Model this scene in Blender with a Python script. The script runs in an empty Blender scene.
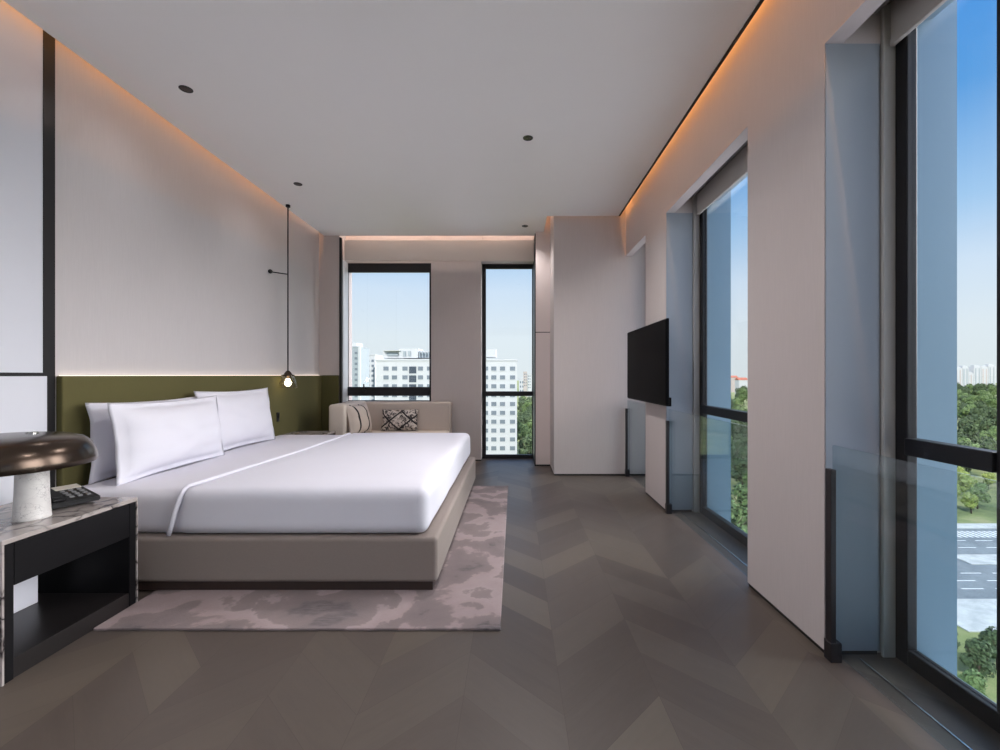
import bpy, bmesh, math, random
from mathutils import Vector, Matrix, noise

random.seed(7)
SC = bpy.context.scene
COL = SC.collection
PI = math.pi
H = 1.1            # eye height
F = 455.0          # focal length in pixels of the 1000 px frame
CX, CY = 514.0, 375.0

# ------------------------------------------------------------------ helpers
def lin(c):
    c = c / 255.0
    return c / 12.92 if c <= 0.04045 else ((c + 0.055) / 1.055) ** 2.4

def rgb(r, g, b):
    return (lin(r), lin(g), lin(b), 1.0)

WLOC = {}          # world location of every root / part (for local coordinates)

class MB:
    """collects shapes; build() links them as ONE mesh object"""
    def __init__(self):
        self.bm = bmesh.new()

    def add(self, tmp, smooth=False):
        if smooth:
            for f in tmp.faces:
                f.smooth = True
        me = bpy.data.meshes.new('tmp')
        tmp.to_mesh(me)
        tmp.free()
        self.bm.from_mesh(me)
        bpy.data.meshes.remove(me)
        return self

    def box(self, x0, x1, y0, y1, z0, z1, bevel=0.0, seg=2, mtx=None):
        t = bmesh.new()
        bmesh.ops.create_cube(t, size=1.0)
        for v in t.verts:
            v.co = Vector(((x0 + x1) / 2 + v.co.x * (x1 - x0), (y0 + y1) / 2 + v.co.y * (y1 - y0), (z0 + z1) / 2 + v.co.z * (z1 - z0)))
        if bevel > 0:
            bmesh.ops.bevel(t, geom=t.edges[:], offset=bevel, segments=seg, profile=0.5, affect='EDGES')
        if mtx is not None:
            bmesh.ops.transform(t, matrix=mtx, verts=t.verts[:])
        return self.add(t)

    def cyl(self, p0, p1, r0, r1=None, seg=20, smooth=True):
        p0, p1 = Vector(p0), Vector(p1)
        r1 = r0 if r1 is None else r1
        d = p1 - p0
        t = bmesh.new()
        bmesh.ops.create_cone(t, cap_ends=True, cap_tris=False, segments=seg, radius1=r0, radius2=r1, depth=d.length)
        q = Vector((0, 0, 1)).rotation_difference(d.normalized())
        bmesh.ops.transform(t, matrix=Matrix.Translation((p0 + p1) / 2) @ q.to_matrix().to_4x4(), verts=t.verts[:])
        for f in t.faces:
            f.smooth = smooth and len(f.verts) == 4
        return self.add(t)

    def ball(self, c, r, sub=2, scale=(1, 1, 1)):
        t = bmesh.new()
        bmesh.ops.create_icosphere(t, subdivisions=sub, radius=r)
        for v in t.verts:
            v.co = Vector((v.co.x * scale[0], v.co.y * scale[1], v.co.z * scale[2])) + Vector(c)
        return self.add(t, True)

    def lathe(self, prof, c=(0, 0, 0), seg=48, closed=True, smooth=True):
        """prof: list of (r, z)"""
        t = bmesh.new()
        rings = []
        for r, z in prof:
            if r < 1e-6:
                rings.append([t.verts.new((c[0], c[1], c[2] + z))])
            else:
                rings.append([t.verts.new((c[0] + r * math.cos(2 * PI * k / seg), c[1] + r * math.sin(2 * PI * k / seg), c[2] + z)) for k in range(seg)])
        for a, b in zip(rings, rings[1:]):
            for k in range(seg):
                k2 = (k + 1) % seg
                if len(a) == 1 and len(b) == 1:
                    continue
                if len(a) == 1:
                    t.faces.new((a[0], b[k2], b[k]))
                elif len(b) == 1:
                    t.faces.new((a[k], a[k2], b[0]))
                else:
                    t.faces.new((a[k], a[k2], b[k2], b[k]))
        bmesh.ops.recalc_face_normals(t, faces=t.faces[:])
        return self.add(t, smooth)

    def tube(self, pts, r, seg=8):
        pts = [Vector(p) for p in pts]
        t = bmesh.new()
        rings = []
        for i, p in enumerate(pts):
            d = (pts[min(i + 1, len(pts) - 1)] - pts[max(i - 1, 0)]).normalized()
            q = Vector((0, 0, 1)).rotation_difference(d)
            rings.append([t.verts.new(p + q @ Vector((r * math.cos(2 * PI * k / seg), r * math.sin(2 * PI * k / seg), 0))) for k in range(seg)])
        for a, b in zip(rings, rings[1:]):
            for k in range(seg):
                t.faces.new((a[k], a[(k + 1) % seg], b[(k + 1) % seg], b[k]))
        t.faces.new(rings[0][::-1])
        t.faces.new(rings[-1])
        return self.add(t, True)

    def prism(self, poly, z0, z1):
        """poly: (x, y) corners, extruded z0..z1"""
        t = bmesh.new()
        a = [t.verts.new((x, y, z0)) for x, y in poly]
        b = [t.verts.new((x, y, z1)) for x, y in poly]
        t.faces.new(a[::-1])
        t.faces.new(b)
        n = len(poly)
        for k in range(n):
            t.faces.new((a[k], a[(k + 1) % n], b[(k + 1) % n], b[k]))
        bmesh.ops.recalc_face_normals(t, faces=t.faces[:])
        return self.add(t)

    def soft(self, x0, x1, y0, y1, z0, z1, r, n=(24, 24, 8), warp=None):
        """rounded, finely divided box; warp(Vector)->Vector moves every vertex"""
        t = bmesh.new()
        lo, hi = Vector((x0, y0, z0)), Vector((x1, y1, z1))
        cache = {}
        def vert(p):
            key = (round(p.x, 5), round(p.y, 5), round(p.z, 5))
            if key in cache:
                return cache[key]
            inner = Vector([min(max(p[i], lo[i] + r), hi[i] - r) for i in range(3)])
            d = p - inner
            q = inner + d.normalized() * r if d.length > 1e-9 else p
            if warp:
                q = warp(q)
            cache[key] = t.verts.new(q)
            return cache[key]
        def ticks(a, b, k):
            e = [0, .08, .22, .42, .68, 1.0]
            core = [a + r + (b - a - 2 * r) * i / k for i in range(k + 1)]
            return [a + r * s for s in e[:-1]] + core + [b - r * s for s in e[:-1]][::-1]
        T = [ticks(lo[i], hi[i], n[i]) for i in range(3)]
        for ax in range(3):
            u, v = (ax + 1) % 3, (ax + 2) % 3
            for side in (0, 1):
                for i in range(len(T[u]) - 1):
                    for j in range(len(T[v]) - 1):
                        q = []
                        for a, b in ((i, j), (i + 1, j), (i + 1, j + 1), (i, j + 1)):
                            p = Vector((0, 0, 0))
                            p[ax] = (lo, hi)[side][ax]
                            p[u] = T[u][a]
                            p[v] = T[v][b]
                            q.append(vert(p))
                        if side == 0:
                            q.reverse()
                        if len(set(q)) == 4:
                            try:
                                t.faces.new(q)
                            except ValueError:
                                pass
        return self.add(t, True)

    def build(self, name, m, parent=None, bevel=0.0):
        me = bpy.data.meshes.new(name)
        self.bm.to_mesh(me)
        self.bm.free()
        o = bpy.data.objects.new(name, me)
        COL.objects.link(o)
        me.materials.append(m)
        off = Vector((0, 0, 0))
        if parent is not None:
            o.parent = parent
            off = WLOC.get(parent.name, Vector((0, 0, 0)))
            me.transform(Matrix.Translation(-off))
        WLOC[o.name] = off.copy()
        if bevel > 0:
            b = o.modifiers.new('bevel', 'BEVEL')
            b.width = bevel
            b.segments = 2
            b.limit_method = 'ANGLE'
        return o

def tag(o, label=None, cat=None, group=None, kind=None):
    if label: o['label'] = label
    if cat: o['category'] = cat
    if group: o['group'] = group
    if kind: o['kind'] = kind
    return o

def thing(name, loc, label, cat, group=None):
    o = bpy.data.objects.new(name, None)
    COL.objects.link(o)
    o.location = loc
    o.empty_display_size = 0.1
    WLOC[o.name] = Vector(loc)
    return tag(o, label, cat, group)

def struct(name, mb, m, parent=None, bevel=0.0):
    o = mb.build(name, m, parent, bevel)
    if parent is None:
        o['kind'] = 'structure'
    return o

def struct_root(name, loc):
    o = bpy.data.objects.new(name, None)
    COL.objects.link(o)
    o.location = loc
    WLOC[o.name] = Vector(loc)
    o['kind'] = 'structure'
    return o

def copy_tree(o, parent=None):
    c = o.copy()
    COL.objects.link(c)
    if parent is not None:
        c.parent = parent
    for ch in list(o.children):
        copy_tree(ch, c)
    return c

# ------------------------------------------------------------------ materials
class NT:
    def __init__(self, name):
        self.m = bpy.data.materials.new(name)
        self.m.use_nodes = True
        self.t = self.m.node_tree
        self.t.nodes.clear()
        self.out = self.n('ShaderNodeOutputMaterial')
    def n(self, kind, **kw):
        x = self.t.nodes.new(kind)
        for k, v in kw.items():
            setattr(x, k, v)
        return x
    def l(self, a, b):
        self.t.links.new(a, b)
    def val(self, sock, v):
        if hasattr(v, 'is_output') or isinstance(v, bpy.types.NodeSocket):
            self.l(v, sock)
        else:
            sock.default_value = v
    def math(self, op, a, b=0.0, c=None):
        x = self.n('ShaderNodeMath', operation=op)
        self.val(x.inputs[0], a)
        self.val(x.inputs[1], b)
        if c is not None:
            self.val(x.inputs[2], c)
        return x.outputs[0]
    def mix(self, f, a, b):
        x = self.n('ShaderNodeMix', data_type='RGBA')
        self.val(x.inputs[0], f)
        self.val(x.inputs[6], a)
        self.val(x.inputs[7], b)
        return x.outputs[2]
    def ramp(self, f, stops, interp='LINEAR'):
        x = self.n('ShaderNodeValToRGB')
        x.color_ramp.interpolation = interp
        e = x.color_ramp.elements
        while len(e) < len(stops):
            e.new(0.5)
        for k, (p, c) in enumerate(stops):
            e[k].position = p
            e[k].color = c
        self.l(f, x.inputs[0])
        return x.outputs[0]
    def coord(self, scale=(1, 1, 1), kind='Object', rot=(0, 0, 0)):
        tc = self.n('ShaderNodeTexCoord')
        mp = self.n('ShaderNodeMapping')
        mp.inputs['Scale'].default_value = scale
        mp.inputs['Rotation'].default_value = rot
        self.l(tc.outputs[kind], mp.inputs[0])
        return mp.outputs[0]
    def noise(self, vec, scale=5.0, detail=3.0, rough=0.5, dist=0.0):
        x = self.n('ShaderNodeTexNoise')
        self.l(vec, x.inputs['Vector'])
        x.inputs['Scale'].default_value = scale
        x.inputs['Detail'].default_value = detail
        x.inputs['Roughness'].default_value = rough
        x.inputs['Distortion'].default_value = dist
        return x.outputs[0]
    def bsdf(self, color, rough=0.5, metal=0.0, bump=None, bump_str=0.2, bump_dist=0.01, **kw):
        b = self.n('ShaderNodeBsdfPrincipled')
        self.val(b.inputs['Base Color'], color)
        self.val(b.inputs['Roughness'], rough)
        self.val(b.inputs['Metallic'], metal)
        for k, v in kw.items():
            self.val(b.inputs[k.replace('_', ' ')], v)
        if bump is not None:
            bp = self.n('ShaderNodeBump')
            bp.inputs['Strength'].default_value = bump_str
            bp.inputs['Distance'].default_value = bump_dist
            self.l(bump, bp.inputs['Height'])
            self.l(bp.outputs[0], b.inputs['Normal'])
        self.l(b.outputs[0], self.out.inputs[0])
        return b

def scale_c(c, k):
    return (min(1, c[0] * k), min(1, c[1] * k), min(1, c[2] * k), 1.0)

def plain(name, c, rough=0.5, metal=0.0, var=0.05, nscale=4.0, bump=0.0, bscale=200.0, stretch=(1, 1, 1), **kw):
    t = NT(name)
    v = t.coord()
    f = t.noise(v, nscale, 3)
    colr = t.mix(f, scale_c(c, 1 - var), scale_c(c, 1 + var))
    h = None
    if bump > 0:
        h = t.noise(t.coord(stretch), bscale, 2)
    t.bsdf(colr, rough, metal, h, bump, 0.004, **kw)
    return t.m

def fabric_wall(name, c):
    """textile wallpaper: fine vertical threads"""
    t = NT(name)
    th = t.noise(t.coord((1, 1, 0.03)), 260, 2, 0.6)
    th2 = t.noise(t.coord((1, 1, 0.6)), 3.0, 3, 0.5)
    f = t.math('ADD', t.math('MULTIPLY', th, 0.7), t.math('MULTIPLY', th2, 0.3))
    colr = t.mix(f, scale_c(c, 0.9), scale_c(c, 1.1))
    t.bsdf(colr, 0.85, 0.0, th, 0.15, 0.002)
    return t.m

def woven(name, c, scale=500, var=0.12, rough=0.9, sheen=0.0):
    t = NT(name)
    a = t.noise(t.coord((1, 1, 0.15)), scale, 2)
    b = t.noise(t.coord((0.15, 0.15, 1)), scale, 2)
    f = t.math('MULTIPLY', t.math('ADD', a, b), 0.5)
    colr = t.mix(f, scale_c(c, 1 - var), scale_c(c, 1 + var))
    t.bsdf(colr, rough, 0.0, f, 0.25, 0.003, Sheen_Weight=sheen)
    return t.m

def glass(name, tint, ior=1.45, gloss=1.0):
    t = NT(name)
    tr = t.n('ShaderNodeBsdfTransparent')
    tr.inputs[0].default_value = tint
    gl = t.n('ShaderNodeBsdfGlossy')
    gl.inputs['Roughness'].default_value = 0.0
    gl.inputs[0].default_value = (1, 1, 1, 1)
    lw = t.n('ShaderNodeLayerWeight')
    lw.inputs[0].default_value = 0.5
    r0 = ((ior - 1) / (ior + 1)) ** 2
    sch = t.math('ADD', r0, t.math('MULTIPLY', 1 - r0, t.math('POWER', lw.outputs['Facing'], 5.0)))
    mx = t.n('ShaderNodeMixShader')
    t.l(t.math('MULTIPLY', sch, gloss), mx.inputs[0])
    t.l(tr.outputs[0], mx.inputs[1])
    t.l(gl.outputs[0], mx.inputs[2])
    t.l(mx.outputs[0], t.out.inputs[0])
    return t.m

def emit(name, c, s):
    t = NT(name)
    e = t.n('ShaderNodeEmission')
    e.inputs[0].default_value = c
    e.inputs[1].default_value = s
    t.l(e.outputs[0], t.out.inputs[0])
    return t.m

def chevron_floor():
    t = NT('chevron oak floor')
    W, P, X0 = 0.3355, 0.245, 0.162
    tc = t.n('ShaderNodeTexCoord')
    sp = t.n('ShaderNodeSeparateXYZ')
    t.l(tc.outputs['Object'], sp.inputs[0])
    x, y = sp.outputs[0], sp.outputs[1]
    u = t.math('DIVIDE', t.math('SUBTRACT', x, X0), W)
    row = t.math('FLOOR', u)
    fr = t.math('SUBTRACT', u, row)
    par = t.math('FLOORED_MODULO', row, 2.0)                # 0: rises to the right
    s = t.math('ADD', fr, t.math('MULTIPLY', par, t.math('SUBTRACT', 1.0, t.math('MULTIPLY', fr, 2.0))))
    v = t.math('DIVIDE', t.math('SUBTRACT', y, t.math('MULTIPLY', s, W)), P)
    idx = t.math('FLOOR', v)
    fv = t.math('SUBTRACT', v, idx)
    cb = t.n('ShaderNodeCombineXYZ')
    t.l(row, cb.inputs[0]); t.l(idx, cb.inputs[1])
    wn = t.n('ShaderNodeTexWhiteNoise', noise_dimensions='2D')
    t.l(cb.outputs[0], wn.inputs[0])
    # grain direction: along the plank
    sgn = t.math('SUBTRACT', 1.0, t.math('MULTIPLY', par, 2.0))
    along = t.math('ADD', t.math('MULTIPLY', x, sgn), y)
    across = t.math('SUBTRACT', y, t.math('MULTIPLY', x, sgn))
    cg = t.n('ShaderNodeCombineXYZ')
    t.l(t.math('MULTIPLY', along, 1.3), cg.inputs[0])
    t.l(t.math('MULTIPLY', across, 9.0), cg.inputs[1])
    t.l(t.math('MULTIPLY', wn.outputs[0], 40.0), cg.inputs[2])
    grain = t.noise(cg.outputs[0], 1.7, 5, 0.6, 0.6)
    fine = t.noise(cg.outputs[0], 9.0, 3, 0.6)
    base = t.ramp(wn.outputs[0], [(0.0, rgb(66, 57, 52)), (0.25, rgb(76, 66, 61)), (0.5, rgb(83, 74, 68)), (0.75, rgb(90, 81, 72)), (1.0, rgb(100, 90, 79))])
    g = t.math('ADD', t.math('MULTIPLY', grain, 0.75), t.math('MULTIPLY', fine, 0.25))
    colr = t.mix(g, scale_c(rgb(88, 77, 71), 0.5), rgb(108, 98, 90))
    colr = t.mix(0.56, colr, base)
    # seams
    e1 = t.math('LESS_THAN', fr, 0.006)
    e2 = t.math('LESS_THAN', fv, 0.010)
    seam = t.math('MAXIMUM', e1, e2)
    colr = t.mix(t.math('MULTIPLY', seam, 0.45), colr, rgb(60, 50, 45))
    rough = t.math('ADD', 0.34, t.math('MULTIPLY', grain, 0.16))
    t.bsdf(colr, rough, 0.0, g, 0.05, 0.002, Specular_IOR_Level=0.4)
    return t.m

def rug_mat():
    t = NT('rug pile')
    v = t.coord((1, 1, 1))
    big = t.noise(v, 1.15, 2, 0.45, 0.3)
    med = t.noise(v, 3.0, 5, 0.55, 0.25)
    weave = t.noise(t.coord((60, 260, 1)), 1.0, 2, 0.7)
    ln = t.noise(t.coord((14, 90, 1)), 1.0, 2, 0.6)
    f = t.math('ADD', t.math('MULTIPLY', big, 0.6), t.math('MULTIPLY', med, 0.4))
    colr = t.ramp(f, [(0.0, rgb(86, 79, 80)), (0.42, rgb(96, 88, 89)), (0.435, rgb(124, 110, 110)), (0.475, rgb(132, 118, 117)),
                      (0.487, rgb(160, 141, 140)), (0.54, rgb(168, 150, 149)), (0.55, rgb(140, 125, 124)), (0.60, rgb(130, 117, 116)), (0.615, rgb(104, 95, 96))])
    dk = t.ramp(f, [(0.40, (1, 1, 1, 1)), (0.44, (0, 0, 0, 1)), (0.60, (0, 0, 0, 1)), (0.65, (1, 1, 1, 1))])
    lf = t.ramp(ln, [(0.42, (0, 0, 0, 1)), (0.55, (1, 1, 1, 1))])
    colr = t.mix(t.math('MULTIPLY', t.math('MULTIPLY', lf, dk), 0.6), colr, rgb(140, 127, 126))
    colr = t.mix(t.math('MULTIPLY', weave, 0.3), colr, rgb(104, 95, 95))
    t.bsdf(colr, 0.95, 0.0, weave, 0.5, 0.004)
    return t.m

def marble(name, base, vein, scale=3.0, width=0.035, rough=0.18):
    t = NT(name)
    v = t.coord()
    d = t.n('ShaderNodeTexNoise')
    t.l(v, d.inputs['Vector']); d.inputs['Scale'].default_value = scale * 1.4; d.inputs['Detail'].default_value = 4
    ma = t.n('ShaderNodeVectorMath', operation='MULTIPLY_ADD')
    t.l(d.outputs['Color'], ma.inputs[0]); ma.inputs[1].default_value = (0.35, 0.35, 0.35); t.l(v, ma.inputs[2])
    vo = t.n('ShaderNodeTexVoronoi', feature='DISTANCE_TO_EDGE')
    t.l(ma.outputs[0], vo.inputs['Vector']); vo.inputs['Scale'].default_value = scale * 2.2
    vm = t.ramp(vo.outputs['Distance'], [(0.0, (1, 1, 1, 1)), (width, (0.35, 0.35, 0.35, 1)), (width * 2.4, (0, 0, 0, 1))])
    msk = t.ramp(t.noise(v, scale * 1.1, 3), [(0.38, (0, 0, 0, 1)), (0.52, (1, 1, 1, 1))])
    cloud = t.noise(v, scale * 2.5, 5, 0.6)
    b = t.mix(cloud, scale_c(base, 0.78), scale_c(base, 1.1))
    colr = t.mix(t.math('MULTIPLY', vm, msk), b, vein)
    t.bsdf(colr, rough, 0.0)
    return t.m

M = {}
M['wall_warm'] = fabric_wall('taupe textile wallpaper', rgb(200, 190, 187))
M['wall_left'] = fabric_wall('pale textile wallpaper', rgb(198, 193, 193))
M['reveal'] = plain('reveal grey with painted shade', rgb(152, 159, 168), 0.6, var=0.02)  # shade of the window recesses put into this darker grey
M['panel_white'] = plain('cool white lacquer panel', rgb(214, 216, 224), 0.35, var=0.02)
M['panel_pale'] = plain('pale pink lacquer panel', rgb(222, 208, 204), 0.5, var=0.02)
M['ceiling'] = plain('ceiling paint', rgb(240, 237, 234), 0.9, var=0.01)
M['ceiling_hid'] = plain('cove paint', rgb(235, 232, 228), 0.9, var=0.01)
M['black_trim'] = plain('black metal trim', rgb(30, 29, 31), 0.45, 0.3, var=0.1)
M['black_base'] = plain('black skirting', rgb(18, 17, 18), 0.6, var=0.1)
M['post'] = plain('dark bronze post', rgb(52, 48, 50), 0.4, 0.5, var=0.06)
M['frame'] = plain('black window aluminium', rgb(34, 33, 36), 0.42, 0.4, var=0.06)
M['jamb'] = plain('grey side channel', rgb(176, 172, 168), 0.5, 0.1, var=0.03)
M['jamb_white'] = plain('white jamb board', rgb(214, 218, 222), 0.5, var=0.02)
M['floor'] = chevron_floor()
M['metal_strip'] = plain('brushed steel', rgb(205, 205, 205), 0.25, 0.9, var=0.04)
M['glass'] = glass('window glass', (0.985, 0.99, 0.99, 1), 1.35, 0.8)
M['glass_rail'] = glass('rail glass', (0.82, 0.875, 0.89, 1), 1.4, 0.9)
M['rug'] = rug_mat()
M['linen'] = plain('white cotton', rgb(220, 219, 228), 0.85, var=0.015, bump=0.08, bscale=350)
M['linen_head'] = plain('white cotton sheet', rgb(219, 217, 225), 0.85, var=0.015, bump=0.08, bscale=350)
M['bed_fabric'] = woven('taupe bed upholstery', rgb(138, 126, 119), 420, 0.10)
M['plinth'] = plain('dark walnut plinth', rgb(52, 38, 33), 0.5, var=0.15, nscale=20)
M['olive'] = woven('olive green upholstery', rgb(90, 85, 48), 300, 0.10)
M['led_warm'] = emit('warm strip glow', (1.0, 0.82, 0.68, 1), 1.5)
M['marble_dark'] = marble('veined grey marble', rgb(172, 163, 159), rgb(36, 31, 33), 3.2, 0.05)
M['marble_white'] = marble('white marble', rgb(224, 220, 217), rgb(170, 165, 165), 9.0, 0.02, 0.3)
M['black_wood'] = plain('black stained ash', rgb(19, 18, 20), 0.42, Specular_IOR_Level=0.2, var=0.2, nscale=12, bump=0.06, bscale=60, stretch=(1, 0.1, 1))
M['shelf'] = plain('dark polished shelf', rgb(34, 31, 31), 0.3, var=0.1)
M['bronze'] = plain('dark bronze', rgb(78, 67, 59), 0.24, 0.95, var=0.12, nscale=9)
M['phone'] = plain('black plastic', rgb(15, 15, 17), 0.5, Specular_IOR_Level=0.3, var=0.05)
M['phone_key'] = plain('grey keys', rgb(112, 112, 114), 0.5, var=0.05)
M['phone_card'] = plain('printed card', rgb(176, 170, 160), 0.6, var=0.1, nscale=60)
M['sofa'] = woven('beige sofa fabric', rgb(198, 184, 174), 420, 0.06)
M['sofa_light'] = woven('cream fabric', rgb(214, 202, 190), 420, 0.06)
M['piping'] = plain('black piping', rgb(32, 28, 30), 0.8)
M['tv_screen'] = plain('television screen', rgb(5, 5, 6), 0.3, var=0.0, Specular_IOR_Level=0.01)
M['tv_body'] = plain('television casing', rgb(16, 16, 18), 0.45, Specular_IOR_Level=0.06)
M['blind'] = woven('grey blind fabric', rgb(190, 184, 178), 500, 0.04)
M['blind_dark'] = plain('dark blind cassette', rgb(120, 114, 108), 0.6)
M['pelmet'] = woven('beige pelmet fabric', rgb(216, 205, 197), 400, 0.05)
M['chrome'] = plain('chrome', rgb(210, 208, 206), 0.15, 1.0, var=0.02)
M['dark_chrome'] = plain('dark reflector', rgb(92, 88, 86), 0.25, 1.0, var=0.3, nscale=60)
M['pend_glass'] = glass('smoky lamp glass', (0.94, 0.93, 0.90, 1), 1.5, 1.0)
M['bulb'] = emit('warm bulb', (1.0, 0.80, 0.52, 1), 9.0)
M['fin'] = plain('blue grey facade cladding', rgb(122, 149, 166), 0.4, 0.3, var=0.02)
M['bldg_white'] = plain('white render facade', rgb(189, 192, 195), 0.85, var=0.02, nscale=0.3)
M['bldg_grey'] = plain('grey render facade', rgb(150, 160, 166), 0.85, var=0.03, nscale=0.3)
M['bldg_pink'] = plain('pale pink facade', rgb(180, 170, 166), 0.85, var=0.03, nscale=0.3)
M['bldg_win'] = plain('far window glass', rgb(112, 122, 132), 0.2, var=0.2, nscale=0.4)
M['bldg_win_dark'] = plain('dark stair glazing', rgb(62, 72, 84), 0.2, var=0.1, nscale=0.4)
M['roof_red'] = plain('red roof tiles', rgb(176, 108, 86), 0.8, var=0.1)
M['grass'] = None

def outdoor_mat(name, a, b, scale, c=None):
    t = NT(name)
    f = t.noise(t.coord(), scale, 6, 0.65)
    stops = [(0.35, a), (0.62, b)]
    if c:
        stops = [(0.32, a), (0.5, b), (0.66, c)]
    t.bsdf(t.ramp(f, stops), 0.95, 0.0)
    return t.m
M['grass'] = outdoor_mat('park grass', rgb(86, 104, 62), rgb(128, 138, 84), 0.09, rgb(160, 156, 112))
M['asphalt'] = outdoor_mat('asphalt', rgb(112, 120, 126), rgb(134, 140, 144), 0.25)
M['paving'] = outdoor_mat('pale paving', rgb(176, 178, 176), rgb(206, 206, 202), 0.5)
M['bounce_ground'] = outdoor_mat('white bounce ground', rgb(222, 220, 216), rgb(236, 234, 230), 0.5)
M['road_paint'] = plain('white road paint', rgb(232, 232, 228), 0.8, var=0.05)
M['leaf_dark'] = outdoor_mat('dark foliage', rgb(44, 58, 42), rgb(74, 92, 62), 1.6, rgb(108, 124, 88))
M['leaf_mid'] = outdoor_mat('mid green foliage', rgb(62, 84, 52), rgb(100, 124, 74), 1.6, rgb(138, 154, 104))
M['leaf_bright'] = outdoor_mat('bright foliage', rgb(88, 110, 54), rgb(138, 156, 80), 1.6, rgb(180, 186, 112))
M['leaf_yellow'] = outdoor_mat('yellow foliage', rgb(140, 130, 40), rgb(188, 172, 60), 1.6, rgb(206, 196, 104))
M['bark'] = outdoor_mat('bark', rgb(58, 48, 40), rgb(86, 74, 62), 4.0)

# ------------------------------------------------------------------ room shell
XL, XR = -2.426, 1.22        # left wall face, right wall face
XW = 1.485                    # window plane (inner face of the frames)
ZC, ZT = 2.83, 3.5          # dropped ceiling, upper ceiling
YR = -4.6                    # rear wall

struct('floor', MB().box(XL - 0.1, XW + 0.12, YR - 0.1, 6.15, -0.12, 0.0), M['floor'])
# dropped ceiling board with its notch beside the end wall
poly = [(-2.36, YR + 0.06), (1.15, YR + 0.06), (1.15, 4.955), (0.36, 4.955), (0.36, 5.655), (-2.36, 5.655)]
struct('ceiling', MB().prism(poly, ZC, ZC + 0.045), M['ceiling'])
struct('ceiling_cove', MB().box(XL - 0.1, XW + 0.12, YR - 0.1, 6.15, ZT, ZT + 0.1), M['ceiling_hid'])
struct('trim_1', MB().box(1.136, 1.152, YR + 0.06, 4.94, ZC - 0.006, ZC + 0.03), M['black_trim'])

# left wall: plaster behind the head of the bed, then the return at the end
struct('wall_left', MB().box(XL - 0.1, XL, 2.372, 5.67, 0.0, ZT).box(XL - 0.1, XL - 0.012, YR, 2.372, 0.0, ZT), M['wall_left'])
struct('wall_return', MB().box(XL, -2.172, 5.665, 6.1, 0.0, ZT), M['wall_warm'])
# cool white wall panels before the bed, framed by black metal
struct('trim_2', MB().box(XL - 0.012, XL, YR, 2.343, 1.112, ZT), M['panel_white'])
struct('trim_3', MB().box(XL - 0.012, XL + 0.012, YR, 2.352, 0.06, 1.094), M['panel_white'])
struct('trim_4', MB().box(XL - 0.012, XL + 0.004, 2.343, 2.402, 0.0, ZT), M['black_trim'])
struct('trim_5', MB().box(XL - 0.012, XL + 0.005, YR, 2.343, 1.094, 1.112), M['black_trim'])
struct('baseboard_left', MB().box(XL - 0.012, XL + 0.004, YR, 2.343, 0.0, 0.06), M['black_base'])

# right wall: piers between the window bays, one board above
RV = MB()
def pier(mb, y0, y1):
    mb.box(XR, 1.435, y0 + 0.004, y1 - 0.004, 0.018, 2.40)
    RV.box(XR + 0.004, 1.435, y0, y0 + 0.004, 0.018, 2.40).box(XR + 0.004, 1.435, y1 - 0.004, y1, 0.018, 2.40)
    mb.box(1.435, XW, y0 + 0.018, y1 - 0.018, 0.0, 2.40)
WR = MB()
PIERS = [(YR, -4.2), (-2.75, -2.15), (-0.5, 0.1), (1.785, 2.38), (3.652, 4.225)]
for a, b in PIERS:
    pier(WR, a, b)
WR.box(XR, XR + 0.07, YR, 5.0, 2.40, ZT)
WR.box(XR + 0.07, XW + 0.04, YR, 5.0, 2.62, ZT)
for a, b in PIERS:
    WR.box(XR + 0.07, XW, a, b, 2.40, 2.62)
struct('wall_right', WR, M['wall_warm'])
struct('reveal_shade', RV, M['reveal'])  # thin layers on the pier sides, recess shade in their colour
BB = MB()
for a, b in PIERS:
    BB.box(XR + 0.006, 1.43, a + 0.006, b - 0.006, 0.0, 0.018)
struct('baseboard_right', BB, M['black_base'])
# block in the far right corner
struct('wall_corner', MB().box(0.437, XW + 0.12, 4.975, 6.1, 0.018, ZT), M['wall_warm'])
struct('baseboard_corner', MB().box(0.443, XW, 4.981, 6.0, 0.0, 0.018), M['black_base'])
struct('trim_6', MB().box(0.262, 0.437, 5.5, 6.0, 0.018, 1.612).box(0.262, 0.437, 5.5, 6.0, 1.622, ZT), M['panel_pale'])
struct('trim_12', MB().box(0.264, 0.437, 5.506, 6.0, 1.612, 1.622), M['black_base'])
struct('trim_7', MB().box(0.25, 0.262, 5.497, 5.99, 0.0, ZC - 0.02), M['black_trim'])
struct('baseboard_back', MB().box(0.262, 0.437, 5.51, 6.0, 0.0, 0.018).box(-1.06, -0.42, 5.826, 5.98, 0.0, 0.018), M['black_base'])
# end wall: column between its two windows, parapet under the left one, header
EB = MB()
EB.box(-1.06, -0.42, 5.82, 6.1, 0.018, ZT)
EB.box(-2.172, -1.06, 5.82, 6.1, 0.0, 0.762)
EB.box(-2.172, -1.06, 5.86, 6.1, 2.54, ZT)
EB.box(-0.42, 0.262, 5.86, 6.1, 2.56, ZT)
struct('wall_back', EB, M['wall_warm'])
struct('trim_8', MB().box(-2.172, -2.146, 5.655, 5.69, 0.0, ZC - 0.02), M['black_trim'])
struct('trim_9', MB().box(-2.172, -2.136, 5.69, 5.852, 0.762, 2.54), M['jamb_white'])
# rear wall behind the camera, with an unseen opening added for daylight
RB = MB()
RB.box(XL - 0.1, -2.2, YR - 0.1, YR, 0, ZT).box(1.0, XW + 0.12, YR - 0.1, YR, 0, ZT).box(-2.2, 1.0, YR - 0.1, YR, 0, 0.1).box(-2.2, 1.0, YR - 0.1, YR, 2.55, ZT)
struct('wall_rear', RB, M['wall_warm'])

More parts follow.
